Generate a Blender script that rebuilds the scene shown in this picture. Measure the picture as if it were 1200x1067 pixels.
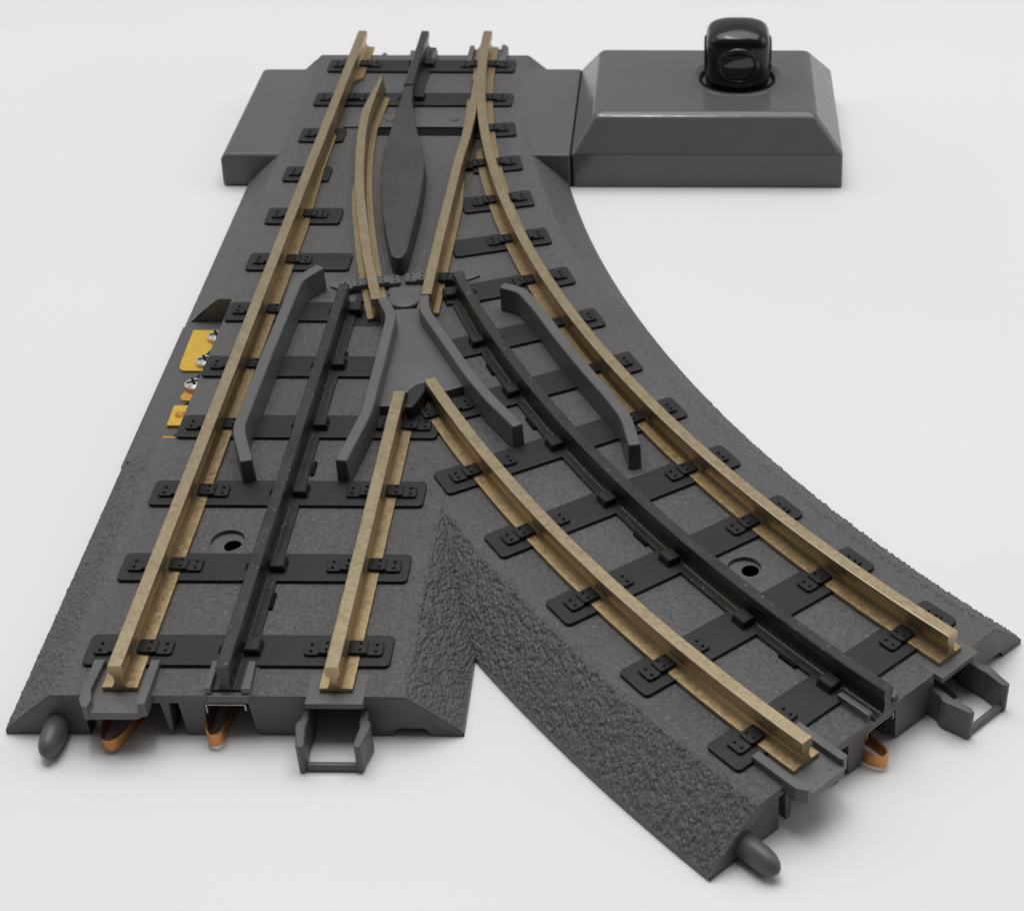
import bpy, bmesh, math, random
import numpy as np
from mathutils import Matrix, Vector, noise
random.seed(4)
scene = bpy.context.scene
for o in list(bpy.data.objects): bpy.data.objects.remove(o)
rad, sin, cos, pi = math.radians, math.sin, math.cos, math.pi

# ------------------------------------------------------------ camera
# All shapes are written in millimetres, z = 0 on the rail tops; TAB is the tabletop.
TAB = -14.2
def W(p): return Vector((p[0]*.001, p[1]*.001, (p[2]-TAB)*.001))
cd = bpy.data.cameras.new('camera'); cam = bpy.data.objects.new('camera', cd)
scene.collection.objects.link(cam); scene.camera = cam
Rm = Matrix(((0.9999403776, -0.0047481047, 0.0098334494), (0.0107072142, 0.6031385830, -0.7975645462), (-0.0021440128, 0.7976222823, 0.6031534614)))
cam.matrix_world = Matrix.Translation(W((73.6689, -198.9756, 186.745))) @ Rm.to_4x4()
cd.sensor_fit = 'HORIZONTAL'; cd.sensor_width = 36.0
cd.lens = 2032.565/1200*36
cd.shift_x = (600-792.274)/1200; cd.shift_y = (566.569-533.5)/1200
cd.clip_start = 0.01; cd.clip_end = 20
cd.dof.use_dof = True; cd.dof.focus_distance = 0.31; cd.dof.aperture_fstop = 60

# ------------------------------------------------------------ light
world = bpy.data.worlds.new('World'); scene.world = world; world.use_nodes = True
wt = world.node_tree; bg = wt.nodes['Background']
# a pale room: brighter towards the far side, dim behind the camera
tcw = wt.nodes.new('ShaderNodeTexCoord'); sp = wt.nodes.new('ShaderNodeSeparateXYZ'); rw = wt.nodes.new('ShaderNodeValToRGB')
mr = wt.nodes.new('ShaderNodeMapRange'); mr.inputs['From Min'].default_value = -1; mr.inputs['From Max'].default_value = 1
wt.links.new(tcw.outputs['Generated'], sp.inputs[0]); wt.links.new(sp.outputs['Y'], mr.inputs['Value']); wt.links.new(mr.outputs[0], rw.inputs['Fac'])
e = rw.color_ramp.elements; e[0].position = .15; e[0].color = (.10, .10, .105, 1); e[1].position = .85; e[1].color = (1.0, .995, .99, 1)
wt.links.new(rw.outputs['Color'], bg.inputs[0]); bg.inputs[1].default_value = 0.42
def area(name, loc, tgt, sx, sy, power, col=(1, 1, 1)):
    l = bpy.data.lights.new(name, 'AREA'); l.shape = 'RECTANGLE'; l.size = sx; l.size_y = sy
    l.energy = power; l.color = col
    o = bpy.data.objects.new(name, l); scene.collection.objects.link(o)
    o.location = loc
    o.rotation_euler = (Vector(tgt)-Vector(loc)).to_track_quat('-Z', 'Y').to_euler()
    return o
area('ceiling_panel_light', (0.05, 0.42, 1.25), (0.05, 0.12, 0), 1.3, 0.9, 13.2, (1, .985, .975))
area('window_light', (-0.9, 0.45, 0.75), (0.05, 0.1, 0), 0.7, 0.7, 1.4, (1, .985, .97))
area('right_fill_light', (1.0, 0.35, 0.6), (0.08, 0.1, 0), 0.8, 0.6, 2.1, (.93, .96, 1))  # soft fill added from the right to brighten the right-hand slopes
area('tube_light', (0.0, 0.12, 1.05), (0.05, 0.14, 0), 0.42, 0.035, 1.9, (1, .985, .96))
scene.view_settings.view_transform = 'Standard'
scene.view_settings.look = 'None'
scene.view_settings.exposure = -0.18; scene.view_settings.gamma = 1.0
scene.view_settings.use_curve_mapping = False
scene.render.engine = 'CYCLES'

# ------------------------------------------------------------ materials
def nodes_of(name):
    m = bpy.data.materials.new(name); m.use_nodes = True
    nt = m.node_tree; b = nt.nodes['Principled BSDF']
    return m, nt, b
def N(nt, kind, **kw):
    n = nt.nodes.new(kind)
    for k, v in kw.items():
        if k in n.inputs: n.inputs[k].default_value = v
        else: setattr(n, k, v)
    return n
def coords(nt, sc=(1, 1, 1)):
    tc = nt.nodes.new('ShaderNodeTexCoord'); mp = nt.nodes.new('ShaderNodeMapping')
    mp.inputs['Scale'].default_value = sc
    nt.links.new(tc.outputs['Object'], mp.inputs['Vector'])
    return mp.outputs['Vector']
def ramp(nt, fac, stops):
    r = nt.nodes.new('ShaderNodeValToRGB'); e = r.color_ramp.elements
    e[0].position, e[0].color = stops[0][0], (*stops[0][1], 1)
    e[1].position, e[1].color = stops[-1][0], (*stops[-1][1], 1)
    for p, c in stops[1:-1]:
        x = e.new(p); x.color = (*c, 1)
    nt.links.new(fac, r.inputs['Fac']); return r.outputs['Color']
def g3(v): return (v, v, v)
def tint(c, k): return tuple(x*k for x in c)

def plastic(name, col, rough=.42, var=.12, bump=.0, bscale=900, spec=.5, speck=0, st=.72):
    m, nt, b = nodes_of(name); v = coords(nt)
    n1 = N(nt, 'ShaderNodeTexNoise', Scale=70.0, Detail=6.0, Roughness=.65); nt.links.new(v, n1.inputs['Vector'])
    c = ramp(nt, n1.outputs['Fac'], [(.3, tint(col, 1-var)), (.7, tint(col, 1+var))])
    if speck:
        n3 = N(nt, 'ShaderNodeTexNoise', Scale=1700.0, Detail=2.0); nt.links.new(v, n3.inputs['Vector'])
        mk = ramp(nt, n3.outputs['Fac'], [(st, g3(0)), (st+.04, g3(1))])
        mx = N(nt, 'ShaderNodeMix', data_type='RGBA'); nt.links.new(mk, mx.inputs[0])
        nt.links.new(c, mx.inputs[6]); mx.inputs[7].default_value = (speck, speck*.97, speck*.92, 1)
        c = mx.outputs[2]
    nt.links.new(c, b.inputs['Base Color'])
    n2 = N(nt, 'ShaderNodeTexNoise', Scale=260.0, Detail=5.0); nt.links.new(v, n2.inputs['Vector'])
    r = ramp(nt, n2.outputs['Fac'], [(.25, g3(max(.05, rough-.08))), (.75, g3(rough+.1))])
    nt.links.new(r, b.inputs['Roughness'])
    b.inputs['Specular IOR Level'].default_value = spec
    if bump:
        n4 = N(nt, 'ShaderNodeTexNoise', Scale=float(bscale), Detail=4.0, Roughness=.6); nt.links.new(v, n4.inputs['Vector'])
        bp = N(nt, 'ShaderNodeBump', Strength=1.0, Distance=bump*.001)
        nt.links.new(n4.outputs['Fac'], bp.inputs['Height']); nt.links.new(bp.outputs['Normal'], b.inputs['Normal'])
    return m

GREY = (.107, .1055, .107)
def ballast_mat(name, fine, coarse, col=GREY, rough=.5):
    """grey moulded plastic; pitted skin (fine) and worm-like flakes (coarse), depths in mm"""
    m, nt, b = nodes_of(name); v = coords(nt)
    wn = N(nt, 'ShaderNodeTexNoise', Scale=330.0, Detail=2.0); nt.links.new(v, wn.inputs['Vector'])
    vm = N(nt, 'ShaderNodeVectorMath', operation='MULTIPLY_ADD'); nt.links.new(wn.outputs['Color'], vm.inputs[0])
    vm.inputs[1].default_value = (.0022, .0022, .0022); nt.links.new(v, vm.inputs[2])
    vo = N(nt, 'ShaderNodeTexVoronoi', Scale=1050.0, feature='F1'); nt.links.new(vm.outputs[0], vo.inputs['Vector'])
    nf = N(nt, 'ShaderNodeTexNoise', Scale=1150.0, Detail=3.0, Roughness=.55, Distortion=1.3); nt.links.new(v, nf.inputs['Vector'])
    pm = N(nt, 'ShaderNodeTexNoise', Scale=55.0, Detail=3.0); nt.links.new(v, pm.inputs['Vector'])
    pk = ramp(nt, pm.outputs['Fac'], [(.35, g3(.25)), (.65, g3(1))])
    mm = N(nt, 'ShaderNodeMath', operation='MULTIPLY'); nt.links.new(vo.outputs['Distance'], mm.inputs[0]); nt.links.new(pk, mm.inputs[1])
    b1 = N(nt, 'ShaderNodeBump', Strength=1.0, Distance=coarse*.001, invert=True); nt.links.new(mm.outputs[0], b1.inputs['Height'])
    b2 = N(nt, 'ShaderNodeBump', Strength=1.0, Distance=fine*.001); nt.links.new(nf.outputs['Fac'], b2.inputs['Height'])
    nt.links.new(b1.outputs['Normal'], b2.inputs['Normal']); nt.links.new(b2.outputs['Normal'], b.inputs['Normal'])
    n1 = N(nt, 'ShaderNodeTexNoise', Scale=28.0, Detail=8.0, Roughness=.7); nt.links.new(v, n1.inputs['Vector'])
    c = ramp(nt, n1.outputs['Fac'], [(.3, tint(col, .84)), (.55, col), (.75, tint(col, 1.2))])
    # little pale scuffs / dust in the pits
    n3 = N(nt, 'ShaderNodeTexNoise', Scale=950.0, Detail=3.0); nt.links.new(v, n3.inputs['Vector'])
    mk = ramp(nt, n3.outputs['Fac'], [(.63, g3(0)), (.76, g3(.4))])
    mx = N(nt, 'ShaderNodeMix', data_type='RGBA'); nt.links.new(mk, mx.inputs[0]); nt.links.new(c, mx.inputs[6])
    mx.inputs[7].default_value = (.26, .25, .25, 1)
    nt.links.new(mx.outputs[2], b.inputs['Base Color'])
    b.inputs['Roughness'].default_value = rough; b.inputs['Specular IOR Level'].default_value = .5
    return m

def metal(name, lo, mid, hi, rough=.36, metallic=.85, streak=1):
    m, nt, b = nodes_of(name); v = coords(nt)
    n1 = N(nt, 'ShaderNodeTexNoise', Scale=1100.0, Detail=6.0, Roughness=.7); nt.links.new(v, n1.inputs['Vector'])
    n2 = N(nt, 'ShaderNodeTexNoise', Scale=160.0, Detail=4.0); nt.links.new(v, n2.inputs['Vector'])
    ad = N(nt, 'ShaderNodeMath', operation='MULTIPLY_ADD'); nt.links.new(n1.outputs['Fac'], ad.inputs[0]); ad.inputs[1].default_value = .6
    ml = N(nt, 'ShaderNodeMath', operation='MULTIPLY'); nt.links.new(n2.outputs['Fac'], ml.inputs[0]); ml.inputs[1].default_value = .4
    nt.links.new(ml.outputs[0], ad.inputs[2])
    c = ramp(nt, ad.outputs[0], [(.25, lo), (.50, mid), (.80, hi)])
    # sparse dark tarnish specks
    n3 = N(nt, 'ShaderNodeTexNoise', Scale=800.0, Detail=3.0, Roughness=.7); nt.links.new(v, n3.inputs['Vector'])
    mk = ramp(nt, n3.outputs['Fac'], [(.27, g3(.5)), (.33, g3(0))])
    mx = N(nt, 'ShaderNodeMix', data_type='RGBA'); nt.links.new(mk, mx.inputs[0]); nt.links.new(c, mx.inputs[6])
    mx.inputs[7].default_value = (*tint(lo, .45), 1)
    nt.links.new(mx.outputs[2], b.inputs['Base Color'])
    b.inputs['Metallic'].default_value = metallic
    r = ramp(nt, n1.outputs['Fac'], [(.3, g3(rough-.06)), (.7, g3(rough+.14))]); nt.links.new(r, b.inputs['Roughness'])
    bp = N(nt, 'ShaderNodeBump', Strength=.5, Distance=.000012); nt.links.new(n1.outputs['Fac'], bp.inputs['Height'])
    nt.links.new(bp.outputs['Normal'], b.inputs['Normal'])
    return m

M_top = ballast_mat('ballast_top', .44, .12)
M_slope = ballast_mat('ballast_slope', .40, .06, tint(GREY, .98))
M_plain = plastic('grey_moulded_plastic', tint(GREY, 1.08), .36, .08, .015, 900)
M_face = plastic('grey_end_plastic', tint(GREY, .9), .42, .08, .012, 900)
M_box = plastic('grey_side_box_plastic', tint(GREY, 1.0), .36, .05, .015, 700)
M_gloss = plastic('glossy_grey_plastic', tint(GREY, 1.04), .16, .05, .010, 220)
M_guard = plastic('guard_grey_plastic', (.108, .108, .108), .4, .08, .01, 900, speck=.28)
M_tie = plastic('tie_black_plastic', (.0155, .0158, .0175), .5, .22, .02, 1100, spec=.4)
M_clip = plastic('clip_black_plastic', (.012, .0122, .014), .42, .2, spec=.4)
M_crail = plastic('blackened_rail', (.027, .0245, .021), .33, .3, .03, 700, speck=.20, st=.675)
M_shoe = plastic('dark_brown_plastic', (.044, .041, .037), .42, .4, .10, 420, speck=.14)
M_dark = plastic('painted_recess_shade', (.007, .007, .007), .8, .1, spec=.15)  # near-black that paints the shade inside holes, slots and gaps
M_black = plastic('lantern_black', (.007, .007, .008), .22, .1)
M_rail = metal('nickel_brass_rail', (.34, .245, .13), (.455, .345, .195), (.53, .41, .25), .32, .88)
M_worn = metal('worn_rail_head', (.26, .20, .12), (.37, .30, .19), (.45, .375, .25), .36, .75)
M_copper = metal('copper_spring', (.30, .12, .04), (.55, .25, .09), (.70, .37, .16), .32, .9)
M_steel = metal('steel_strip', (.18, .17, .16), (.34, .33, .31), (.5, .48, .45), .34, .9)
M_brass = metal('yellow_brass_plate', (.55, .34, .03), (.68, .43, .05), (.76, .52, .10), .42, .25)
M_orange = metal('orange_brass_tab', (.42, .19, .03), (.62, .30, .05), (.72, .40, .10), .4, .35)
M_screw = metal('plated_screw', (.35, .33, .31), (.60, .58, .56), (.80, .78, .76), .28, .7)
def lens(name, col):
    m, nt, b = nodes_of(name)
    v = coords(nt); n = N(nt, 'ShaderNodeTexNoise', Scale=300.0); nt.links.new(v, n.inputs['Vector'])
    c = ramp(nt, n.outputs['Fac'], [(.3, tint(col, .8)), (.7, tint(col, 1.2))]); nt.links.new(c, b.inputs['Base Color'])
    b.inputs['Roughness'].default_value = .12; b.inputs['Coat Weight'].default_value = .5
    return m
M_green = lens('green_lens', (.006, .016, .012)); M_red = lens('red_lens', (.03, .003, .003))

# ------------------------------------------------------------ object helpers
def link(o): scene.collection.objects.link(o)
ROOT = bpy.data.objects.new('track_switch', None); link(ROOT)
ROOT.empty_display_size = .02
ROOT['label'] = 'grey model railway turnout with brass rails on black ties and a black lantern'
ROOT['category'] = 'model railway track'
WC = {ROOT: Vector((0, 0, 0))}
def finish(name, bm, mats, parent=None, bevel=0, seg=2, label=None, smooth=False, recalc=True):
    """bm holds millimetre coordinates; makes one object with its origin at its own centre"""
    parent = parent or ROOT
    if recalc: bmesh.ops.recalc_face_normals(bm, faces=bm.faces[:])
    vs = [v.co for v in bm.verts]
    lo = Vector((min(v.x for v in vs), min(v.y for v in vs), min(v.z for v in vs)))
    hi = Vector((max(v.x for v in vs), max(v.y for v in vs), max(v.z for v in vs)))
    c = (lo+hi)/2; c.z = lo.z
    cw = W(c)
    for v in bm.verts: v.co = W(v.co)-cw
    me = bpy.data.meshes.new(name); bm.to_mesh(me); bm.free()
    for m in (mats if isinstance(mats, (list, tuple)) else [mats]): me.materials.append(m)
    if smooth:
        for p in me.polygons: p.use_smooth = True
    o = bpy.data.objects.new(name, me); link(o); o.parent = parent
    WC[o] = cw; o.location = cw-WC[parent]
    if bevel:
        b = o.modifiers.new('bevel', 'BEVEL'); b.width = bevel*.001; b.segments = seg
        b.limit_method = 'ANGLE'; b.angle_limit = rad(35); b.use_clamp_overlap = True
    if label: o['label'] = label
    return o
ident = lambda x, y, z: (x, y, z)
def box(bm, x0, x1, y0, y1, z0, z1, f=ident, mi=0):
    v = [bm.verts.new(f(x, y, z)) for z in (z0, z1) for x, y in ((x0, y0), (x1, y0), (x1, y1), (x0, y1))]
    for q in ((3, 2, 1, 0), (4, 5, 6, 7), (0, 1, 5, 4), (1, 2, 6, 5), (2, 3, 7, 6), (3, 0, 4, 7)):
        bm.faces.new([v[i] for i in q]).material_index = mi
def prism(bm, poly, z0, z1, f=ident, mi=0, top=None):
    """vertical extrusion of an xy polygon; top = other polygon for slanted sides"""
    a = [bm.verts.new(f(x, y, z0)) for x, y in poly]
    b = [bm.verts.new(f(x, y, z1 if not callable(z1) else z1(x, y))) for x, y in (top or poly)]
    n = len(poly)
    bm.faces.new(a[::-1]).material_index = mi; bm.faces.new(b).material_index = mi
    for i in range(n): bm.faces.new((a[i], a[(i+1) % n], b[(i+1) % n], b[i])).material_index = mi
def xzprism(bm, poly, y0, y1, f=ident, mi=0):
    a = [bm.verts.new(f(x, y0, z)) for x, z in poly]; b = [bm.verts.new(f(x, y1, z)) for x, z in poly]
    n = len(poly)
    bm.faces.new(a).material_index = mi; bm.faces.new(b[::-1]).material_index = mi
    for i in range(n): bm.faces.new((a[i], b[i], b[(i+1) % n], a[(i+1) % n])).material_index = mi
def cyl(bm, x, y, z0, z1, r, f=ident, n=16, r1=None, mi=0):
    r1 = r if r1 is None else r1
    prism(bm, [(x+r*cos(2*pi*i/n), y+r*sin(2*pi*i/n)) for i in range(n)], z0, z1, f, mi,
          [(x+r1*cos(2*pi*i/n), y+r1*sin(2*pi*i/n)) for i in range(n)])
def rrect(x0, x1, y0, y1, r, n=4):
    out = []
    for cx, cy, a in ((x1-r, y0+r, -90), (x1-r, y1-r, 0), (x0+r, y1-r, 90), (x0+r, y0+r, 180)):
        for k in range(n+1):
            t = rad(a+90*k/n); out.append((cx+r*cos(t), cy+r*sin(t)))
    return out

# curve geometry
R, YS, TH = 363.495, 250.4076, .771251
AE = rad(44.35)
def arc(off, a, z=0): return (R-(R+off)*cos(a), YS-(R+off)*sin(a), z)
def curved(d, s, z):           # d to the right of the centre rail, s mm inwards from the curve's end plane
    a = AE-(s+1)/R
    return arc(-d, a, z)
def endframe(x, y, z):         # straight local frame at the curved end
    c = arc(0, AE); k = y+1
    return (c[0]+x*cos(AE)-k*sin(AE), c[1]+x*sin(AE)+k*cos(AE), z)
def farframe(x, y, z): return (-x, 249.5-1-y-1+.0, z)
def frame(px, py, ang):        # local frame at a point, y axis turned by ang from world y
    ca, sa = cos(ang), sin(ang)
    return lambda x, y, z: (px+x*ca-y*sa, py+x*sa+y*ca, z)

def smooth_path(pts, step=1.2):
    """Catmull-Rom through pts"""
    out = []
    P = [np.array(p, float) for p in pts]
    P = [2*P[0]-P[1]]+P+[2*P[-1]-P[-2]]
    for i in range(1, len(P)-2):
        n = max(1, int(np.linalg.norm(P[i+1]-P[i])/step))
        for k in range(n):
            t = k/n
            out.append(.5*((2*P[i])+(-P[i-1]+P[i+1])*t+(2*P[i-1]-5*P[i]+4*P[i+1]-P[i+2])*t*t+(-P[i-1]+3*P[i]-3*P[i+1]+P[i+2])*t**3))
    out.append(P[-2]); return [tuple(p) for p in out]
def sweep(bm, path, prof, mi=0, head=()):
    """prof: list of (d, z) with d to the right of travel, or function(i, t)->list"""
    rings = []
    n = len(path)
    for i, p in enumerate(path):
        a = path[max(i-1, 0)]; b = path[min(i+1, n-1)]
        tx, ty = b[0]-a[0], b[1]-a[1]; L = math.hypot(tx, ty); tx /= L; ty /= L
        # mitre
        k = 1.0
        if 0 < i < n-1:
            ux, uy = p[0]-a[0], p[1]-a[1]; l = math.hypot(ux, uy)
            k = 1/max(.6, (ux*tx+uy*ty)/l)
        pr = prof(i/(n-1), p) if callable(prof) else prof
        rings.append([bm.verts.new((p[0]+ty*d*k, p[1]-tx*d*k, z)) for d, z in pr])
    m = len(rings[0])
    for r0, r1 in zip(rings, rings[1:]):
        for j in range(m): bm.faces.new((r0[j], r0[(j+1) % m], r1[(j+1) % m], r1[j])).material_index = 1 if j in head else mi
    bm.faces.new(rings[0][::-1]).material_index = mi; bm.faces.new(rings[-1]).material_index = mi

def railprof(hl=1.17, hr=1.17, fl=2.8, fr=2.8, z=0, w=.5):
    """T rail; left and right half widths of head and foot"""
    wl, wr = min(w, hl), min(w, hr); e = .22
    fl = max(fl, wl+.02); fr = max(fr, wr+.02)
    el, er = min(e, hl*.5), min(e, hr*.5)
    rt = (wr+.62 if fr > wr+.7 else fr); lt = (wl+.62 if fl > wl+.7 else fl)
    return [(-hl+el, z), (hr-er, z), (hr-er*.3, z-.07), (hr, z-.22), (hr*.98, z-1.75), (wr+.10, z-2.3), (wr, z-2.7), (wr+.06, z-3.4), (wr+.38, z-4.15),
            (rt, z-4.52), (fr, z-4.62), (fr, z-5.3), (-fl, z-5.3), (-fl, z-4.62),
            (-lt, z-4.52), (-wl-.38, z-4.15), (-wl-.06, z-3.4), (-wl, z-2.7), (-wl-.10, z-2.3), (-hl*.98, z-1.75), (-hl, z-.22), (-hl+el*.3, z-.07)]

# ------------------------------------------------------------ tabletop
bm = bmesh.new()
box(bm, -1500, 1500, -900, 2500, TAB-22, TAB)
m_tab, nt, b = nodes_of('white_tabletop'); v = coords(nt)
n1 = N(nt, 'ShaderNodeTexNoise', Scale=9.0, Detail=4.0, Roughness=.5); nt.links.new(v, n1.inputs['Vector'])
c = ramp(nt, n1.outputs['Fac'], [(.3, (.80, .79, .80)), (.7, (.835, .83, .84))])
n3 = N(nt, 'ShaderNodeTexNoise', Scale=170.0, Detail=3.0, Roughness=.7); nt.links.new(v, n3.inputs['Vector'])
mk = ramp(nt, n3.outputs['Fac'], [(.775, g3(0)), (.80, g3(.28))])
mx = N(nt, 'ShaderNodeMix', data_type='RGBA'); nt.links.new(mk, mx.inputs[0]); nt.links.new(c, mx.inputs[6]); mx.inputs[7].default_value = (.45, .43, .44, 1)
nt.links.new(mx.outputs[2], b.inputs['Base Color'])
b.inputs['Roughness'].default_value = .42; b.inputs['Specular IOR Level'].default_value = .35
n2 = N(nt, 'ShaderNodeTexNoise', Scale=35.0, Detail=3.0); nt.links.new(v, n2.inputs['Vector'])
bp = N(nt, 'ShaderNodeBump', Strength=.4, Distance=.0002); nt.links.new(n2.outputs['Fac'], bp.inputs['Height']); nt.links.new(bp.outputs['Normal'], b.inputs['Normal'])
for v_ in bm.verts: v_.co = W(v_.co)
me = bpy.data.meshes.new('tabletop'); bmesh.ops.recalc_face_normals(bm, faces=bm.faces[:]); bm.to_mesh(me); bm.free(); me.materials.append(m_tab)
tab = bpy.data.objects.new('tabletop', me); link(tab)
tab['kind'] = 'structure'; tab['label'] = 'plain white tabletop under the whole track piece'; tab['category'] = 'tabletop'

# ------------------------------------------------------------ roadbed
H = -5.5; TW, BW, LIP = 28.2, 36.9, -13.1
bm = bmesh.new()
def slab(f, x0, x1, y0, y1, zt, step=6.0, th=1.3, mi=0):
    n = max(1, int(math.ceil((y1-y0)/step)))
    ys = [y0+(y1-y0)*i/n for i in range(n+1)]
    rows = [[bm.verts.new(f(x, y, z)) for x, z in ((x0, zt), (x1, zt), (x1, zt-th), (x0, zt-th))] for y in ys]
    for a, b in zip(rows, rows[1:]):
        for j in range(4): bm.faces.new((a[j], a[(j+1) % 4], b[(j+1) % 4], b[j])).material_index = mi
    bm.faces.new(rows[0]).material_index = mi; bm.faces.new(rows[-1][::-1]).material_index = mi
def hole_patch(f, cx, cy, h, zt, r=3.0, r2=1.55, dep=.75):
    """square patch of bed with a countersunk screw hole"""
    n = 32
    def sq(t):
        c, s = cos(t), sin(t); k = 1/max(abs(c), abs(s)); return (cx+h*c*k, cy+h*s*k)
    T = [2*pi*(i+.5)/n+pi/4-pi/n for i in range(n)]
    hx, hy = cx+.9, cy-.6
    rings = [[(*sq(t), zt) for t in T], [(cx+r*cos(t), cy+r*sin(t), zt) for t in T],
             [(cx+r*cos(t)*.985, cy+r*sin(t)*.985, zt-dep) for t in T],
             [(hx+(r2)*cos(t), hy+(r2)*sin(t), zt-dep) for t in T],
             [(hx+(r2)*cos(t), hy+(r2)*sin(t), zt-4.5) for t in T]]
    vs = [[bm.verts.new(f(*p)) for p in r_] for r_ in rings]
    for k, (a, b) in enumerate(zip(vs, vs[1:])):
        for i in range(n):
            bm.faces.new((a[i], a[(i+1) % n], b[(i+1) % n], b[i])).material_index = 3 if k == 3 else (0 if k == 0 else 1)
    bm.faces.new(vs[-1]).material_index = 3
ZC = H-.03
def slab_hole(f, x0, x1, y0, y1, zt, cx, cy, h):
    slab(f, x0, x1, y0, cy-h, zt); slab(f, x0, x1, cy+h, y1, zt)
    slab(f, x0, cx-h, cy-h, cy+h, zt); slab(f, cx+h, x1, cy-h, cy+h, zt)
    hole_patch(f, cx, cy, h, zt)
slab_hole(ident, -25.1, TW, -1, 248.5, H, -8.3, 38.0, 3.6)
slab(ident, -TW, -25.1, -1, 69, H); slab(ident, -TW, -25.1, 120, 248.5, H)
a2s = lambda deg: (AE-rad(deg))*R-1        # angle -> arc distance from the end
slab_hole(curved, -TW, TW, -1, a2s(14), ZC, 7.2, a2s(37.95), 3.6)
slab(curved, -TW+14, TW, a2s(14), a2s(7), ZC)
def stone(p, k):
    """small overlapping flakes"""
    w = noise.noise_vector(Vector((p[0]*.55, p[1]*.55, 1.7)))*.55
    q = Vector((p[0]*2.0+w.x, p[1]*1.05+w.y, w.z*1.6))
    d = noise.voronoi(q)[0]
    tilt = noise.noise(Vector((p[0]*.9, p[1]*.6, 9)))
    return ((.62-d[0])*1.15+.45*tilt+.35*min(.6, d[1]-d[0]))*.60
def shoulder(f, side, y0, y1, amp, ds=.24, dn=.22, bw=BW):
    nx = int(math.hypot(bw-TW, H-LIP)/dn); ny = max(1, int((y1-y0)/ds)); NI = 13
    rows = []
    for j in range(ny+1):
        s = y0+(y1-y0)*j/ny; row = []
        e = min(1, (s-y0)/1.0+.1) if y0 < 0 else 1
        for i in range(-NI, nx+1):
            if i < 0: d, z = TW+i*dn, H-.02
            else:
                t = i/nx; d = TW+(bw-TW)*t; z = H+(LIP-H)*(t*.9+.1*t*t)
            x, y, _ = f(side*d, s, 0)
            A = amp(x, y)*e*(1 if i < nx-1 else .3)
            h = stone((x, y), 1.0)*A
            if i < 0:
                k = (i+NI)/NI; g_ = noise.noise(Vector((x*.25, y*.25, 3)))*.5+.5
                h = max(0, h-.25*A*(1-k)-(1-k)*g_*.35*A)*k*1.4
                x, y, z = f(side*d, s, z+h*.7)
                if i == -NI: z = H-.05
            else:
                x, y, z = f(side*(d+h*.62), s, z+h*.78)
            row.append(bm.verts.new((x, y, z)))
        x, y, z = f(side*(bw+.12), s, TAB+.02); row.append(bm.verts.new((x, y, z)))
        x, y, z = f(side*(bw-1.4), s, TAB+.02); row.append(bm.verts.new((x, y, z)))
        x, y, z = f(side*(TW-3.2), s, H-1.4); row.append(bm.verts.new((x, y, z)))
        if j == 0 and y0 < 0:      # short turned-down lip that closes the seam with the end wall
            rows.append([bm.verts.new((v.co.x, v.co.y, v.co.z-.55 if k_ < nx+NI else v.co.z)) for k_, v in enumerate(row)])
        rows.append(row)
    for a, b in zip(rows, rows[1:]):
        for i in range(len(a)-1):
            bm.faces.new((a[i], a[i+1], b[i+1], b[i]) if side > 0 else (a[i+1], a[i], b[i], b[i+1])).material_index = 2 if i < nx+NI else 1
amp_near = lambda x, y: .25+.45*max(0, min(1, (90-y)/60))
amp_left = lambda x, y: .30+.42*max(0, min(1, (120-y)/110))
shoulder(ident, -1, -1.05, 69, amp_left); shoulder(ident, -1, 120, 248.5, lambda x, y: .24, ds=.5)
shoulder(ident, 1, -1.05, 62, amp_near); shoulder(ident, 1, 236, 248.5, lambda x, y: .1, ds=1.5)
shoulder(curved, -1, -1.05, a2s(28), amp_near, bw=38.1)
shoulder(curved, 1, -1.05, a2s(22), lambda x, y: .26+.50*max(0, min(1, (150-y)/110)), bw=36.6)
shoulder(curved, 1, a2s(22), a2s(7), lambda x, y: .26, ds=.8, bw=36.6)
# end walls with the openings for the connectors
def endwall(f, mi=1, bl=BW, br=BW):
    z = H-.04
    poly = [(-bl+.15, TAB+.02), (-bl+.15, LIP-.15), (-TW, z-.2), (-TW+.5, z), (TW-.5, z), (TW, z-.2), (br-.15, LIP-.15), (br-.15, TAB+.02), (32.0, TAB+.02), (31.2, -12.9), (30.6, -12.4), (26.6, -12.4), (25.9, -12.9), (25.2, TAB+.02),
            (21.4, TAB+.02), (21.4, -6.9), (12.6, -6.9), (12.6, TAB+.02), (4.4, -13.9), (3.7, -13.2), (3.2, -7.1), (-3.9, -7.1), (-4.3, -13.2), (-4.8, -13.9), (-7.0, -13.9), (-7.6, -13.2), (-8.0, -7.1),
            (-9.5, -7.1), (-9.8, -13.9), (-10.3, -13.9), (-10.9, -7.1), (-20.4, -7.1), (-20.8, -13.0), (-21.8, -13.4), (-22.2, -7.1), (-23.6, -7.1), (-23.3, TAB+.02)]
    xzprism(bm, poly, -1.02, .5, f, mi)
    # ribs running inwards behind the openings
    for x0, x1 in ((-23.6, -22.9), (-10.6, -9.7), (-8.0, -7.2), (-4.6, -3.9), (3.2, 4.0), (11.7, 12.55), (21.45, 22.3)):
        box(bm, x0, x1, .55, 14, -13.8, H-1.25, f, mi)
    box(bm, -22.8, 22.8, 14, 15, -14, H-1.25, f, 3)
endwall(ident); endwall(endframe, bl=38.1, br=36.6)
xzprism(bm, [(-BW, TAB+.02), (-BW, LIP-.1), (-TW, H-.04), (TW, H-.04), (BW, LIP-.1), (BW, TAB+.02)], 247.4, 248.55, ident, 1)
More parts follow.
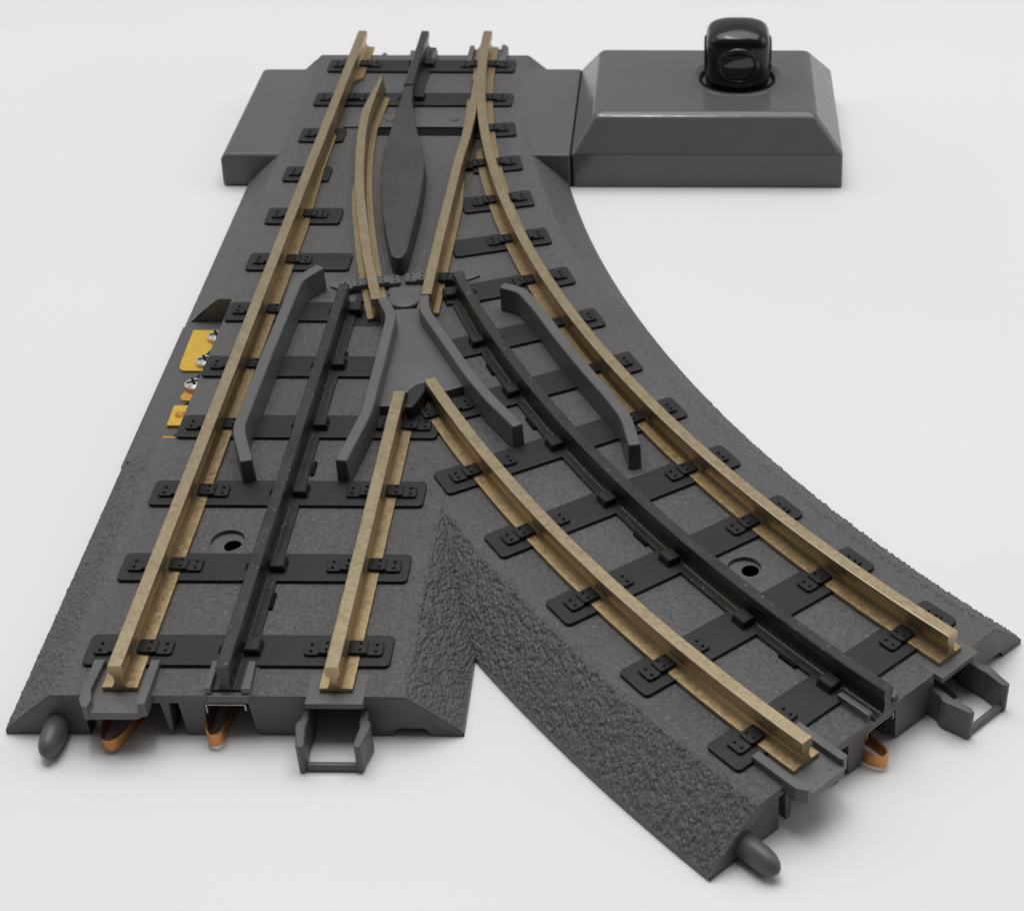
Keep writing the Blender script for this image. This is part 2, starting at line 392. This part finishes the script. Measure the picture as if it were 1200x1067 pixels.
# terminal recess: shelf, step wall and the two cut faces
prism(bm, [(-36.9, 69.05), (-36.9, 119.9), (-25.3, 119.9), (-25.3, 69.05)], TAB+.02, lambda x, y: -12.6 if x < -36 else -11.3, ident, 1)
prism(bm, [(-35.6, 69.05), (-35.6, 119.9), (-25.3, 119.9), (-25.3, 69.05)], -12.9, -11.29, ident, 1)
box(bm, -25.25, -24.0, 69.0, 120.0, -14.0, H-.02, ident, 1)
for y0, y1 in ((119.95, 120.8), (68.2, 69.0)):
    xzprism(bm, [(-36.6, TAB+.03), (-36.6, LIP-.1), (-28.3, H-.12), (-25.3, H-.06), (-25.3, TAB+.03)], y0, y1, ident, 1)
roadbed = finish('roadbed', bm, [M_top, M_face, M_slope, M_dark])

# far-left mechanism box and the flat web that joins the lantern housing
bm = bmesh.new()
xzprism(bm, [(-43.6, TAB+.02), (-43.2, -7.2), (-42.2, -5.52), (-26, -5.52), (-26, TAB+.02)], 188.4, 239.7)
finish('side_box', bm, M_box, roadbed, bevel=.9, seg=3)
bm = bmesh.new()
prism(bm, [(26, 188.4), (43.0, 188.4), (43.0, 239.7), (26, 239.7)], TAB+.02, -5.51)
finish('joining_web', bm, M_box, roadbed, bevel=.35, seg=3)
bm = bmesh.new()
box(bm, 42.95, 43.35, 188.6, 239.4, TAB+.1, -5.9)
finish('seam_gap', bm, M_dark, roadbed)

# smooth pads at the rail ends, pale flash marks round the bed
def pad(f):
    bm = bmesh.new(); prism(bm, [(12.6, 4.3), (12.6, -2.7), (21.8, -2.7), (21.8, 4.3)], -6.6, H+.06, f)
    return finish('rail_pad', bm, M_plain, bevel=.12)
pad(ident); pad(endframe)

# ------------------------------------------------------------ connector kit at each end
def kit(f, far=False, curve=False):
    # rail tray on the left
    bm = bmesh.new()
    prism(bm, [(-21.6, 5), (-21.6, -4.5), (-20.8, -5.0), (-13.6, -5.0), (-12.4, -4.2), (-12.4, 5)], -6.9, -5.42, f)
    prism(bm, [(-22.6, 5.8), (-22.6, -3.3), (-21.6, -5.05), (-20.9, -5.05), (-20.6, -3.4), (-21.3, -1), (-20.9, 5.8)], -6.95, -4.1, f)
    prism(bm, [(-13.4, 5.8), (-13.4, -3.6), (-13.1, -4.4), (-12.0, -4.2), (-12.0, 5.8)], -6.95, -4.1, f)
    for x, y in ((-15, -3.5), (-18.5, -3.9)): cyl(bm, x, y, -5.45, -5.3, .3, f, 10)
    finish('rail_tray', bm, M_plain, bevel=.18)
    # guide peg
    px_ = -30.9 if curve else -28.1
    bm = bmesh.new(); n = 20
    prof = [(4, 2.15), (-4.6, 2.05), (-6.4, 1.8), (-7.5, 1.25), (-8.1, .55), (-8.2, .02)]
    rings = [[bm.verts.new(f(px_+r*cos(2*pi*i/n)*.92, y, -11.8+r*sin(2*pi*i/n)*1.08)) for i in range(n)] for y, r in prof]
    for a, b in zip(rings, rings[1:]):
        for i in range(n): bm.faces.new((a[i], a[(i+1) % n], b[(i+1) % n], b[i]))
    bm.faces.new(rings[-1]); bm.faces.new(rings[0][::-1])
    finish('guide_peg', bm, M_face, smooth=True)
    # centre rail channel
    bm = bmesh.new()
    prism(bm, [(-3.6, 5.6), (-3.6, -1.0), (-3.0, -1.4), (3.4, -1.4), (4.0, -1.0), (4.0, 5.6)], -6.6, -5.25, f)
    prism(bm, [(-3.5, 5.6), (-3.5, -.9), (-2.4, -.9), (-2.4, 5.6)], -5.6, -3.9, f)
    prism(bm, [(2.3, 5.6), (2.3, -.9), (3.9, -.9), (3.5, 5.6)], -5.6, -4.0, f)
    finish('rail_channel', bm, M_plain, bevel=.2)
    # locking clip: two arms and a cross bar
    bm = bmesh.new()
    for s, cx in ((-1, 12.5), (1, 21.6)):
        g = lambda x, y, z, cx=cx, s=s: f(cx+s*x, y, z)
        zt = -8.3
        poly = [(-.65, .2), (.65, .2), (.75, -3.0), (1.35, -3.9), (1.4, -4.9), (.85, -7.2), (.55, -9.2), (-.35, -9.4), (-.75, -8.4), (-.3, -4.9), (-.55, -3.0)]
        prism(bm, poly, TAB+.1, zt, g)
    box(bm, 13.0, 21.2, -9.0, -8.0, TAB+.1, -12.7, f)
    finish('locking_clip', bm, M_face, bevel=.3, seg=3)
    # contact springs
    def strip(pts, z0, z1, nm, mat, t=.16):
        bm = bmesh.new(); pp = smooth_path(pts, .4)
        bm2 = bmesh.new(); sweep(bm2, pp, [(-t, z1), (t, z1), (t, z0), (-t, z0)])
        for v in bm2.verts: v.co = Vector(f(*v.co))
        bm.free(); finish(nm, bm2, mat)
    o_ = 0
    if not curve: strip([(x_, y_+o_) for x_, y_ in ((-20.8, 6), (-20.6, 1), (-20.6, -2.6), (-19.9, -4.9), (-18.6, -5.4), (-17.4, -4.4), (-16.2, -1.2), (-15.0, 3))], -13.4, -11.0, 'contact_spring', M_copper)
    strip([(-4.2, 6), (-4.2, 1), (-3.9, -2.2), (-3.2, -3.9), (-2.3, -4.2), (-1.3, -3.4), (-1.0, -.4), (-.6, 5)], -13.4, -11.0, 'contact_spring', M_copper)
    bm = bmesh.new(); box(bm, -3.7, 2.7, -1.1, 5, -7.5, -7.25, f); box(bm, 2.5, 2.75, -1.1, 5, -8.6, -7.5, f); box(bm, -3.75, -3.5, -1.1, 5, -9.2, -7.5, f)
    finish('contact_bracket', bm, M_steel)
    if curve: strip([(13.6, 4), (13.9, 0), (15.4, -3.4), (16.0, -3.8), (16.5, -3.2), (16.8, 3)], -12.8, -11.4, 'spring_leaf', M_steel, .12)
kit(ident); kit(endframe, curve=True); kit(farframe, True)

# ------------------------------------------------------------ ties with their rail clips
def clipset(f, side, tie, mat=None, zoff=0):
    """inner clip over the rail foot and the plate beside it, 4 bolt heads; side = +-1 away from the rail"""
    bm = bmesh.new()
    X = lambda a, b: (min(side*a, side*b), max(side*a, side*b))
    x0, x1 = X(.6, 3.9); prism(bm, rrect(x0, x1, -1.55, 1.55, .5), -5.1+zoff, -3.92+zoff, f)
    x0, x1 = X(3.75, 6.4); prism(bm, rrect(x0, x1, -1.65, 1.65, .6), -5.1+zoff, -4.28+zoff, f)
    for x, zt in ((2.75, -3.58), (5.3, -3.94)):
        for y in (-.78, .78): cyl(bm, side*x, y, -4.6+zoff, zt+zoff, .34, f, 8, .25)
    o = finish('rail_clip', bm, mat or M_clip, tie, bevel=.12, seg=1)
    return o
def chair(f, side, tie):
    bm = bmesh.new()
    x = lambda a: side*a
    pts = [(x(1.15), -1.6), (x(3.9), -1.6), (x(3.9), 1.6), (x(1.15), 1.6)]
    prism(bm, pts, -5.0, -3.35, f, 0, [(x(1.15), -1.5), (x(3.5), -1.5), (x(3.5), 1.5), (x(1.15), 1.5)])
    pts = [(x(-2.4), -.9), (x(-1.1), -.9), (x(-1.1), .9), (x(-2.4), .9)]
    prism(bm, pts, -5.0, -3.9, f)
    finish('centre_chair', bm, M_tie, tie, bevel=.15, seg=1)
    bm = bmesh.new(); a_, b_ = sorted((x(-3.35), x(-2.75))); box(bm, a_, b_, -.9, .9, -5.0, -4.70, f)  # dark tab painting the shade of a notch beside the rail
    finish('chair_slot_shade', bm, M_dark, tie)
ZT = -4.79
def straight_tie(i, x0, x1, L=(1, 1), Rr=(0, 0), c=False):
    y0 = 5.4+21.01*i
    bm = bmesh.new(); prism(bm, rrect(x0, x1, y0, y0+7.3, .9), -6.0, ZT)
    t = finish('tie', bm, M_tie, bevel=.14)
    for s, on in zip((-1, 1), L):
        if on: clipset(frame(-17.1, y0+3.65, 0), s, t)
    for s, on in zip((-1, 1), Rr):
        if on: clipset(frame(17.1 if i < 9 else R-math.sqrt((R-17.1)**2-(YS-min(YS, y0+3.65))**2), y0+3.65, 0), s, t)
    if c: chair(frame(0, y0+3.65, 0), 1, t)
    return t
for i in range(4): straight_tie(i, -24.9, 24.9, (1, 1), (1, 1), True)
straight_tie(4, -24.9, 10.6, c=True); straight_tie(5, -24.9, 2.6, c=True)
straight_tie(6, -24.9, -2.1); straight_tie(7, -24.9, -7.6)
straight_tie(8, -24.9, -13.7, (1, 0)); straight_tie(9, -24.9, -13.7, (1, 0))
straight_tie(10, -24.9, 26.4, (1, 1), (0, 1), True); straight_tie(11, -24.9, 25.4, (1, 1), (1, 1), True)
def curve_tie(k, d0, d1, outer=(0, 0), inner=(1, 1), c=False):
    a = rad(18.25+3.15*k)-3.65/R
    c0 = arc(0, a); f = frame(c0[0], c0[1], a)
    bm = bmesh.new(); prism(bm, rrect(d0, d1, -3.65, 3.65, .9), -6.0, ZT-.025, f)
    t = finish('tie', bm, M_tie, bevel=.14)
    for s, on in zip((-1, 1), outer):
        if on: clipset(lambda x, y, z: f(x-17.1, y, z), s, t)
    for s, on in zip((-1, 1), inner):
        if on: clipset(lambda x, y, z: f(x+17.1, y, z), s, t)
    if c: chair(f, -1, t)
curve_tie(-3, 14.5, 25.2, inner=(0, 1)); curve_tie(-2, 13.0, 25.0)
curve_tie(-1, 8.3, 24.9); curve_tie(0, 2.6, 24.8); curve_tie(1, -1.5, 24.8, c=True)
curve_tie(2, -9.0, 24.8, c=True); curve_tie(3, -21.8, 24.8, outer=(1, 1), c=True)
for k in range(4, 9): curve_tie(k, -25.8, 24.8, outer=(1, 1), c=True)

# ------------------------------------------------------------ running rails
def line(x, y0, y1, step=4): 
    n = max(2, int(abs(y1-y0)/step)); return [(x, y0+(y1-y0)*i/n) for i in range(n+1)]
def arcpath(off, d0, d1, step=.35):
    n = max(2, int(abs(d1-d0)/step)); return [arc(off, rad(d0+(d1-d0)*i/n))[:2] for i in range(n+1)]
def rail(path, prof=None, label=None, name='rail', mat=None):
    bm = bmesh.new(); sweep(bm, path, prof or railprof(), head=() if mat else (0, 1, 2, 19, 20, 21)); return finish(name, bm, mat or [M_rail, M_worn], label=label)
def lerp(a, b, t): t = max(0, min(1, t)); return a+(b-a)*t
# left stock rail: inner foot is cut away where the point blade lies against it
def lprof(t, p):
    y = p[1]
    fr = 2.8 if y < 150 or y > 229.5 else (lerp(2.8, 1.5, (y-150)/30) if y < 199 else .55)
    return railprof(fr=fr)
rail(line(-17.1, -.1, 252, 2.5), lprof, label='straight outer brass rail on the left')
rail(line(17.1, -.1, 77.0), railprof(fl=2.5), label='short straight brass rail behind the frog')
end_deg = math.degrees(TH)+.08
def rprof(t, p):
    y = p[1]
    fl = 2.45 if y < 197 or y > 229 else .55
    return railprof(hl=1.12, fl=fl)   # travelling towards the camera: left of travel is the curve's outer side
path = line(17.1, 252, 250.6, 1)+arcpath(-17.1, .1, end_deg)
rail(path, lambda t, p: railprof(fr=2.8 if (p[1] < 190 or p[1] > 229) else .6), label='curved outer brass rail on the right')
rail(arcpath(17.1, 26.35, end_deg), label='short curved brass rail behind the frog')
# point blades
def blade(pts, right, label, cutfoot):
    P = smooth_path(pts, 1.2)
    def pr(t, p):
        y = p[1]; tip = (y-203)/20
        far = lerp(1.1, .12, tip); near = lerp(1.1, .55, tip)
        foot_far = lerp(2.3, .5, (y-cutfoot)/22)
        foot_near = 2.5 if y < 219 else .55
        if y > 222.5: far = near = .12
        # travelling away from the camera: right of travel = +x
        if right: return railprof(hl=near, hr=far, fl=foot_near if y < 219 else .5, fr=foot_far)
        return railprof(hl=far, hr=near, fl=foot_far, fr=foot_near)
    return rail(P, pr, name='point_blade', label=label)
blade([(7.6, 111.2), (2.2, 132.7), (-3.4, 159.5), (-6.7, 181.6), (-8.2, 197.6), (-8.3, 207), (-7.6, 224)], False, 'left point blade, bent, tapering to a sharp tip', 165)
blade([(17.7, 113.2), (17.6, 130), (17.6, 160), (17.7, 176), (18.1, 189.6), (17.9, 206), (17.0, 223)], True, 'right point blade lying against the curved rail', 160)
# centre rails (blackened)
def cprof(l=2.7, r=2.7):
    return [(-.85, 0), (.85, 0), (1.02, -.15), (1.02, -1.7), (.72, -2.5), (.68, -4.0), (1.0, -4.6), (1.3, -4.75), (r, -4.8), (r, -5.45), (-l, -5.45), (-l, -4.8), (-1.3, -4.75), (-1.0, -4.6), (-.68, -4.0), (-.72, -2.5), (-1.02, -1.7), (-1.02, -.15)]
c1 = rail(line(-.1, -.3, 117.2), cprof(), name='centre_rail', mat=M_crail, label='straight dark centre rail')
c2 = rail(arcpath(0, 20.6, end_deg+.2), cprof(), name='centre_rail', mat=M_crail, label='curved dark centre rail')
c3 = rail(line(0, 217.5, 252), cprof(), name='centre_rail', mat=M_crail, label='short dark centre rail at the far end')
# ribs seen beneath the centre rail foot
for k, (px, py, a) in enumerate([(2.9, 21.5, 0), (3.2, 59, 0), (2.9, 96.5, 0)]+[(*arc(2.9, rad(d))[:2], rad(d)) for d in (25.5, 28.8, 35.3, 41.5)]):
    bm = bmesh.new(); box(bm, -.35, .35, -2.0, 2.0, -5.6, -4.9, frame(px, py, a))
    finish('contact_slot', bm, M_dark, bevel=.1, seg=1)

# ------------------------------------------------------------ swivelling dark centre piece
top = [(-.8, 217.6), (1.1, 217.6), (2.2, 208), (3.3, 203), (5.6, 191.6), (8.4, 180.5), (9.7, 174.5), (10.3, 167.4), (10.9, 155), (11.0, 145.3), (11.0, 136), (10.9, 132.2), (10.2, 130.2), (9.0, 129.8),
       (7.7, 131.2), (6.4, 135.5), (3.2, 149), (.9, 163.2), (-.2, 172), (-.9, 181), (-.9, 190), (-.9, 203)]
cx = sum(p[0] for p in top)/len(top)
bm = bmesh.new()
zt = lambda x, y: -.25-(.7*max(0, (150-y)/20)**2 if y < 150 else 0)
prism(bm, top, -5.45, zt)
shoe = finish('swivel_centre_piece', bm, M_shoe, bevel=.45, seg=3, label='dark spindle shaped swivel piece between the blades')
# throw bar with rivets, over a dark sheet that paints the slot's shade
bm = bmesh.new(); box(bm, -9.0, 16.4, 198.8, 211.2, -5.6, H+.03)
slot = finish('bar_slot_shade', bm, M_dark)
bm = bmesh.new(); box(bm, -15.0, 16.0, 203.0, 210.4, -5.6, -4.92)
bar = finish('throw_bar', bm, M_box, bevel=.15)
for x, y in ((-3.6, 206.9), (12.6, 207.4)):
    bm = bmesh.new(); cyl(bm, x, y, -4.95, -4.55, 1.35, n=20, r1=1.0); finish('rivet', bm, M_box, bar, bevel=.12)

# ------------------------------------------------------------ frog, wing rails, guard rails
floor = [(11.7, 76.8), (16.0, 76.8), (17.4, 81.4), (23.0, 82.4), (25.4, 82.2), (28.8, 84.0), (22.6, 98.4), (18.0, 108.6), (17.2, 113), (9.3, 112.2), (11.8, 105)]
bm = bmesh.new(); prism(bm, floor, -5.6, -3.3)
frog = finish('frog', bm, M_plain, bevel=.12)
bm = bmesh.new(); prism(bm, [(16.5, 98.6), (15.2, 83.8), (17.6, 81.6), (21.6, 82.4), (21.6, 87.4)], -3.5, lambda x, y: -3.10 if 84.5 < y < 98 else (-3.24 if y < 84.5 else -3.28))
finish('frog_point', bm, M_plain, frog, bevel=.12)
bm = bmesh.new(); prism(bm, [(18.3, 79.4), (19.5, 81.4), (21.7, 82.4), (21.8, 79.4), (20.7, 75.6), (19.8, 73.4), (18.5, 73.4)], -5.6, -1.2)
finish('frog_nose', bm, M_tie, frog, bevel=.5, seg=3)
def bar_rail(pts, parent, name, w=1.1, z0=-5.6, z1=0, label=None, sub=.8, mat=None):
    P = pts
    def pr(t, p):
        return [(-w, z1), (w, z1), (w+.14, z0), (-w-.14, z0)]
    bm = bmesh.new(); sweep(bm, P, pr)
    return finish(name, bm, mat or M_guard, parent, label=label, bevel=.42, seg=4)
def poly_fillet(pts, r=2.4):
    """polyline with each corner rounded by a small quadratic curve"""
    out = [tuple(pts[0])]
    for a, b, c in zip(pts, pts[1:], pts[2:]):
        a, b, c = map(np.array, (a, b, c)); k = min(r, np.linalg.norm(b-a)*.45, np.linalg.norm(c-b)*.45)
        p, q = b+(a-b)/np.linalg.norm(a-b)*k, b+(c-b)/np.linalg.norm(c-b)*k
        for t in (0, .25, .5, .75, 1): out.append(tuple((1-t)**2*p+2*t*(1-t)*b+t*t*q))
    out.append(tuple(pts[-1])); return out
bar_rail(poly_fillet([(17.3, 113.0), (17.9, 107.6), (22.3, 98.8), (30.0, 83.2), (35.0, 74.6), (40.9, 66.0)]), frog, 'wing_rail', label='right wing rail of the frog')
bar_rail(poly_fillet([(8.7, 111.9), (11.6, 105.2), (11.75, 92), (11.8, 70.0), (9.5, 54.6)]), frog, 'wing_rail', label='left wing rail of the frog')
bar_rail(poly_fillet([(-6.4, 124.6), (-10.2, 119.0), (-10.9, 92), (-11.3, 64.4), (-7.6, 54.2)]), None, 'guard_rail', 1.15, z1=.15, label='guard rail beside the straight rail')
gpts = [(33.2, 116.9)]+[(37.6, 114.9)]+[arc(-11.3, rad(d))[:2] for d in (24, 26, 28, 29.6)]+[(60.9, 69.0), (62.9, 59.7)]
bar_rail(poly_fillet(gpts), None, 'guard_rail', 1.15, z1=.15, label='guard rail beside the curved rail')
# moulded heel block between the blades, with its grey clips
bm = bmesh.new()
hump = [(8.6, 122.8), (8.6, 118.6)]+[(12.1+3.5*cos(t), 118.4+3.6*sin(t)) for t in np.linspace(pi, 2*pi, 12)]+[(15.6, 118.6), (15.6, 122.8)]
prism(bm, hump, -5.6, -4.0)
heel = finish('heel_block', bm, M_plain, bevel=.5, seg=4)
for pts in ([(-4.8, 124.6), (-4.8, 126), (2.4, 126), (2.4, 122.6), (-1.5, 122.6)], [(20.0, 125.6), (20.0, 127.2), (26.5, 131), (27, 129.6), (22, 125.6)], [(8.0, 121.5), (8.0, 127.5), (15.2, 127.5), (15.2, 121.5)]):
    bm = bmesh.new(); prism(bm, pts, -5.6, -4.9); finish('heel_strap', bm, M_plain, heel, bevel=.15)
f1 = frame(3.9, 124.7, rad(14)); f2 = frame(17.6, 126.8, 0)
for s in (-1, 1): clipset(f1, s, heel, M_plain, .35)
for s in (-1, 1): clipset(f2, s, heel, M_plain if s < 0 else M_clip, .35)
# small dark blocks at the starts of the centre rails
for x, y, a in ((2.9, 119.6, 0), (22.0, 119.0, rad(20))):
    bm = bmesh.new(); box(bm, -1.4, 1.4, -1.5, 1.5, -5.6, -4.7, frame(x, y, a)); finish('rail_stop', bm, M_tie, bevel=.2)

bm = bmesh.new(); box(bm, 2.4, 8.2, 109.3, 115.5, -5.9, -5.32); finish('heel_plate', bm, M_tie, heel, bevel=.1)
# ------------------------------------------------------------ wiring terminals in the left recess
def plate(pts, z0, z1, mat, name, label=None):
    bm = bmesh.new(); prism(bm, pts, z0, z1); return finish(name, bm, mat, bevel=.12, label=label)
plate([(-33.5, 115.9), (-33.2, 103.0), (-32.9, 101.0), (-32.0, 100.2), (-28.6, 100.2), (-26, 100.2), (-26, 115.9)], -11.35, -10.75, M_brass, 'terminal_plate', 'bright yellow terminal plate')
plate([(-30.4, 91.0), (-29.8, 89.6), (-26, 89.6), (-26, 96.5), (-29.2, 96.5)], -11.35, -10.95, M_orange, 'terminal_tab')
plate([(-30.7, 87.4), (-30.5, 80.4), (-26, 80.4), (-26, 87.4)], -11.35, -10.6, M_brass, 'terminal_plate', 'small yellow terminal plate')
plate([(-30.7, 77.4), (-30.4, 75.2), (-26, 75.2), (-26, 77.4)], -11.35, -11.1, M_orange, 'terminal_tab')
for x0, y0, y1 in ((-29.5, 96.4, 99.6), (-29.6, 87.6, 89.4), (-28.6, 77.5, 80.2), (-28.6, 105.6, 109.2)):
    bm = bmesh.new(); prism(bm, [(x0, y0), (-25.6, y0), (-25.6, y1), (x0+1.2, y1)], -11.34, -10.5 if y0 > 100 else -11.15); finish('terminal_slot', bm, M_dark)
for x, y in ((-27.6, 112.4), (-27.9, 102.9), (-28.2, 94.2)):
    bm = bmesh.new(); n = 24
    cyl(bm, x, y, -11.0, -9.9, 1.95, n=n); cyl(bm, x, y, -9.9, -9.45, 1.9, n=n, r1=1.25)
    sc = finish('terminal_screw', bm, M_screw, bevel=.08)
    bm = bmesh.new(); f = frame(x, y, rad(25)); box(bm, -1.3, 1.3, -.28, .28, -9.6, -9.40, f); box(bm, -.28, .28, -1.3, -.29, -9.6, -9.40, f); box(bm, -.28, .28, .29, 1.3, -9.6, -9.40, f)
    finish('screw_slot', bm, M_dark, sc)
bm = bmesh.new(); cyl(bm, -28.6, 84, -10.65, -10.2, 1.2, n=16, r1=.7); finish('solder_dimple', bm, M_orange)

# ------------------------------------------------------------ lantern housing
bm = bmesh.new()
x0, x1, y0, y1 = 43.4, 110.2, 188.4, 239.7
base = [(x0, y0), (x1, y0), (x1, y1), (x0, y1)]
def ring(poly, z): return [bm.verts.new((x, y, z)) for x, y in poly]
r0 = ring(base, TAB+.02); r1 = ring([(x0, y0+.2), (x1-.2, y0+.2), (x1-.2, y1), (x0, y1)], -5.25)
r2 = ring([(49.3, 194.3), (102.9, 194.3), (102.9, 233.4), (49.3, 233.4)], 3.0)
for a, b in ((r0, r1), (r1, r2)):
    for i in range(4): bm.faces.new((a[i], a[(i+1) % 4], b[(i+1) % 4], b[i]))
bm.faces.new(r0[::-1])
LX, LY = 84.4, 216.2
nh = 64; loops = [[bm.verts.new((LX+12.0*cos(2*pi*i/nh), LY+12.0*sin(2*pi*i/nh), 3.0)) for i in range(nh)]]
es = [bm.edges.get((r2[i], r2[(i+1) % 4])) for i in range(4)]+[bm.edges.new((loops[0][i], loops[0][(i+1) % nh])) for i in range(nh)]
bmesh.ops.triangle_fill(bm, use_beauty=True, use_dissolve=False, edges=es, normal=(0, 0, 1))
hs = finish('lantern_housing', bm, M_gloss, bevel=1.6, seg=8)
hs.modifiers['bevel'].limit_method = 'WEIGHT'
bw_ = hs.data.attributes.new('bevel_weight_edge', 'FLOAT', 'EDGE')
for e_ in hs.data.edges:
    za, zb = (hs.data.vertices[k].co.z*1000+TAB for k in e_.vertices); pa, pb = (hs.data.vertices[k].co for k in e_.vertices)
    far_ = lambda p: (abs(p.x)**2+abs(p.y)**2)**.5 > .025
    w_ = 0
    if far_(pa) and far_(pb):
        if za > 2.5 and zb > 2.5: w_ = 1.0
        elif max(za, zb) > 2.5: w_ = .8
        elif za < -5 and zb < -5 and min(za, zb) > -6: w_ = .22
        elif abs(za-zb) > 5: w_ = .45
        else: w_ = .15
    bw_.data[e_.index].value = w_
# dished collar round the lantern
bm = bmesh.new(); n = 64
prof = [(12.35, 2.98), (12.1, 3.1), (11.7, 3.2), (11.2, 3.2), (10.8, 3.08), (9.7, 2.45), (9.45, 2.2), (9.4, 1.2)]
rr = [[bm.verts.new((LX+r*cos(2*pi*i/n), LY+r*sin(2*pi*i/n), z)) for i in range(n)] for r, z in prof]
for a, b in zip(rr, rr[1:]):
    for i in range(n): bm.faces.new((a[i], b[i], b[(i+1) % n], a[(i+1) % n]))
finish('collar', bm, M_gloss, hs, smooth=True, recalc=False)
bm = bmesh.new(); cyl(bm, LX, LY, .8, 1.7, 9.5, n=48); finish('collar_well', bm, M_gloss, hs)
bm = bmesh.new(); n = 64
rr = [[bm.verts.new((LX+q*cos(2*pi*i/n), LY+q*sin(2*pi*i/n), z)) for i in range(n)] for q, z in ((9.75, 2.3), (9.6, 2.55), (9.1, 2.55), (9.0, 1.6))]
for a, b in zip(rr, rr[1:]):
    for i in range(n): bm.faces.new((a[i], b[i], b[(i+1) % n], a[(i+1) % n]))
finish('gap_shade_ring', bm, M_dark, hs, smooth=True, recalc=False)  # dark ring painted in as the shaded gap round the lantern
# lantern body
bm = bmesh.new(); n = 64
def sup(r, t, e=.40):
    c, s = cos(t), sin(t); return (r*math.copysign(abs(c)**e, c), r*math.copysign(abs(s)**e, s))
prof = [(1.6, 8.1, .95), (2.6, 8.15, .85), (4.2, 8.2, .6), (7.0, 8.2, .5), (10.0, 8.15, .48), (13.0, 8.0, .48), (14.2, 7.8, .5), (15.0, 7.4, .52), (15.7, 6.8, .57), (16.3, 5.8, .63), (16.8, 4.5, .7), (17.2, 3.0, .8), (17.4, 1.5, .95), (17.45, .5, 1)]
rr = []
for z, r, e in prof: rr.append([bm.verts.new((LX+sup(r, 2*pi*i/n, e)[0], LY+sup(r, 2*pi*i/n, e)[1]*.97, z)) for i in range(n)])
for a, b in zip(rr, rr[1:]):
    for i in range(n): bm.faces.new((a[i], a[(i+1) % n], b[(i+1) % n], b[i]))
c0 = [bm.verts.new((v.co.x, v.co.y, 16.9)) for v in rr[-1]]
for i in range(n): bm.faces.new((rr[-1][i], rr[-1][(i+1) % n], c0[(i+1) % n], c0[i]))
bm.faces.new(c0); bm.faces.new(rr[0][::-1])
lan = finish('lantern', bm, M_black, smooth=True, label='glossy black rounded lantern with a lens on each side')
for k, mat in ((0, M_green), (1, M_red), (2, M_green), (3, M_red)):
    a = k*pi/2; f0 = frame(LX, LY, a)
    bm = bmesh.new(); n = 40
    prof = [(5.3, 7.3), (5.2, 8.0), (4.8, 8.45), (4.3, 8.45), (4.05, 8.1), (4.05, 7.6)]
    rr = [[bm.verts.new(f0(r*cos(2*pi*i/n), -y, 8.9+r*.9*sin(2*pi*i/n))) for i in range(n)] for r, y in prof]
    for p, q in zip(rr, rr[1:]):
        for i in range(n): bm.faces.new((p[i], p[(i+1) % n], q[(i+1) % n], q[i]))
    finish('bezel', bm, M_black, lan, smooth=True)
    bm = bmesh.new()
    prof = [(4.1, 7.85), (3.2, 8.1), (2.0, 8.25), (.8, 8.3)]
    rr = [[bm.verts.new(f0(r*cos(2*pi*i/n), -y, 8.9+r*.9*sin(2*pi*i/n))) for i in range(n)] for r, y in prof]
    for p, q in zip(rr, rr[1:]):
        for i in range(n): bm.faces.new((p[i], p[(i+1) % n], q[(i+1) % n], q[i]))
    bm.faces.new(rr[-1])
    finish('lens', bm, mat, lan, smooth=True)
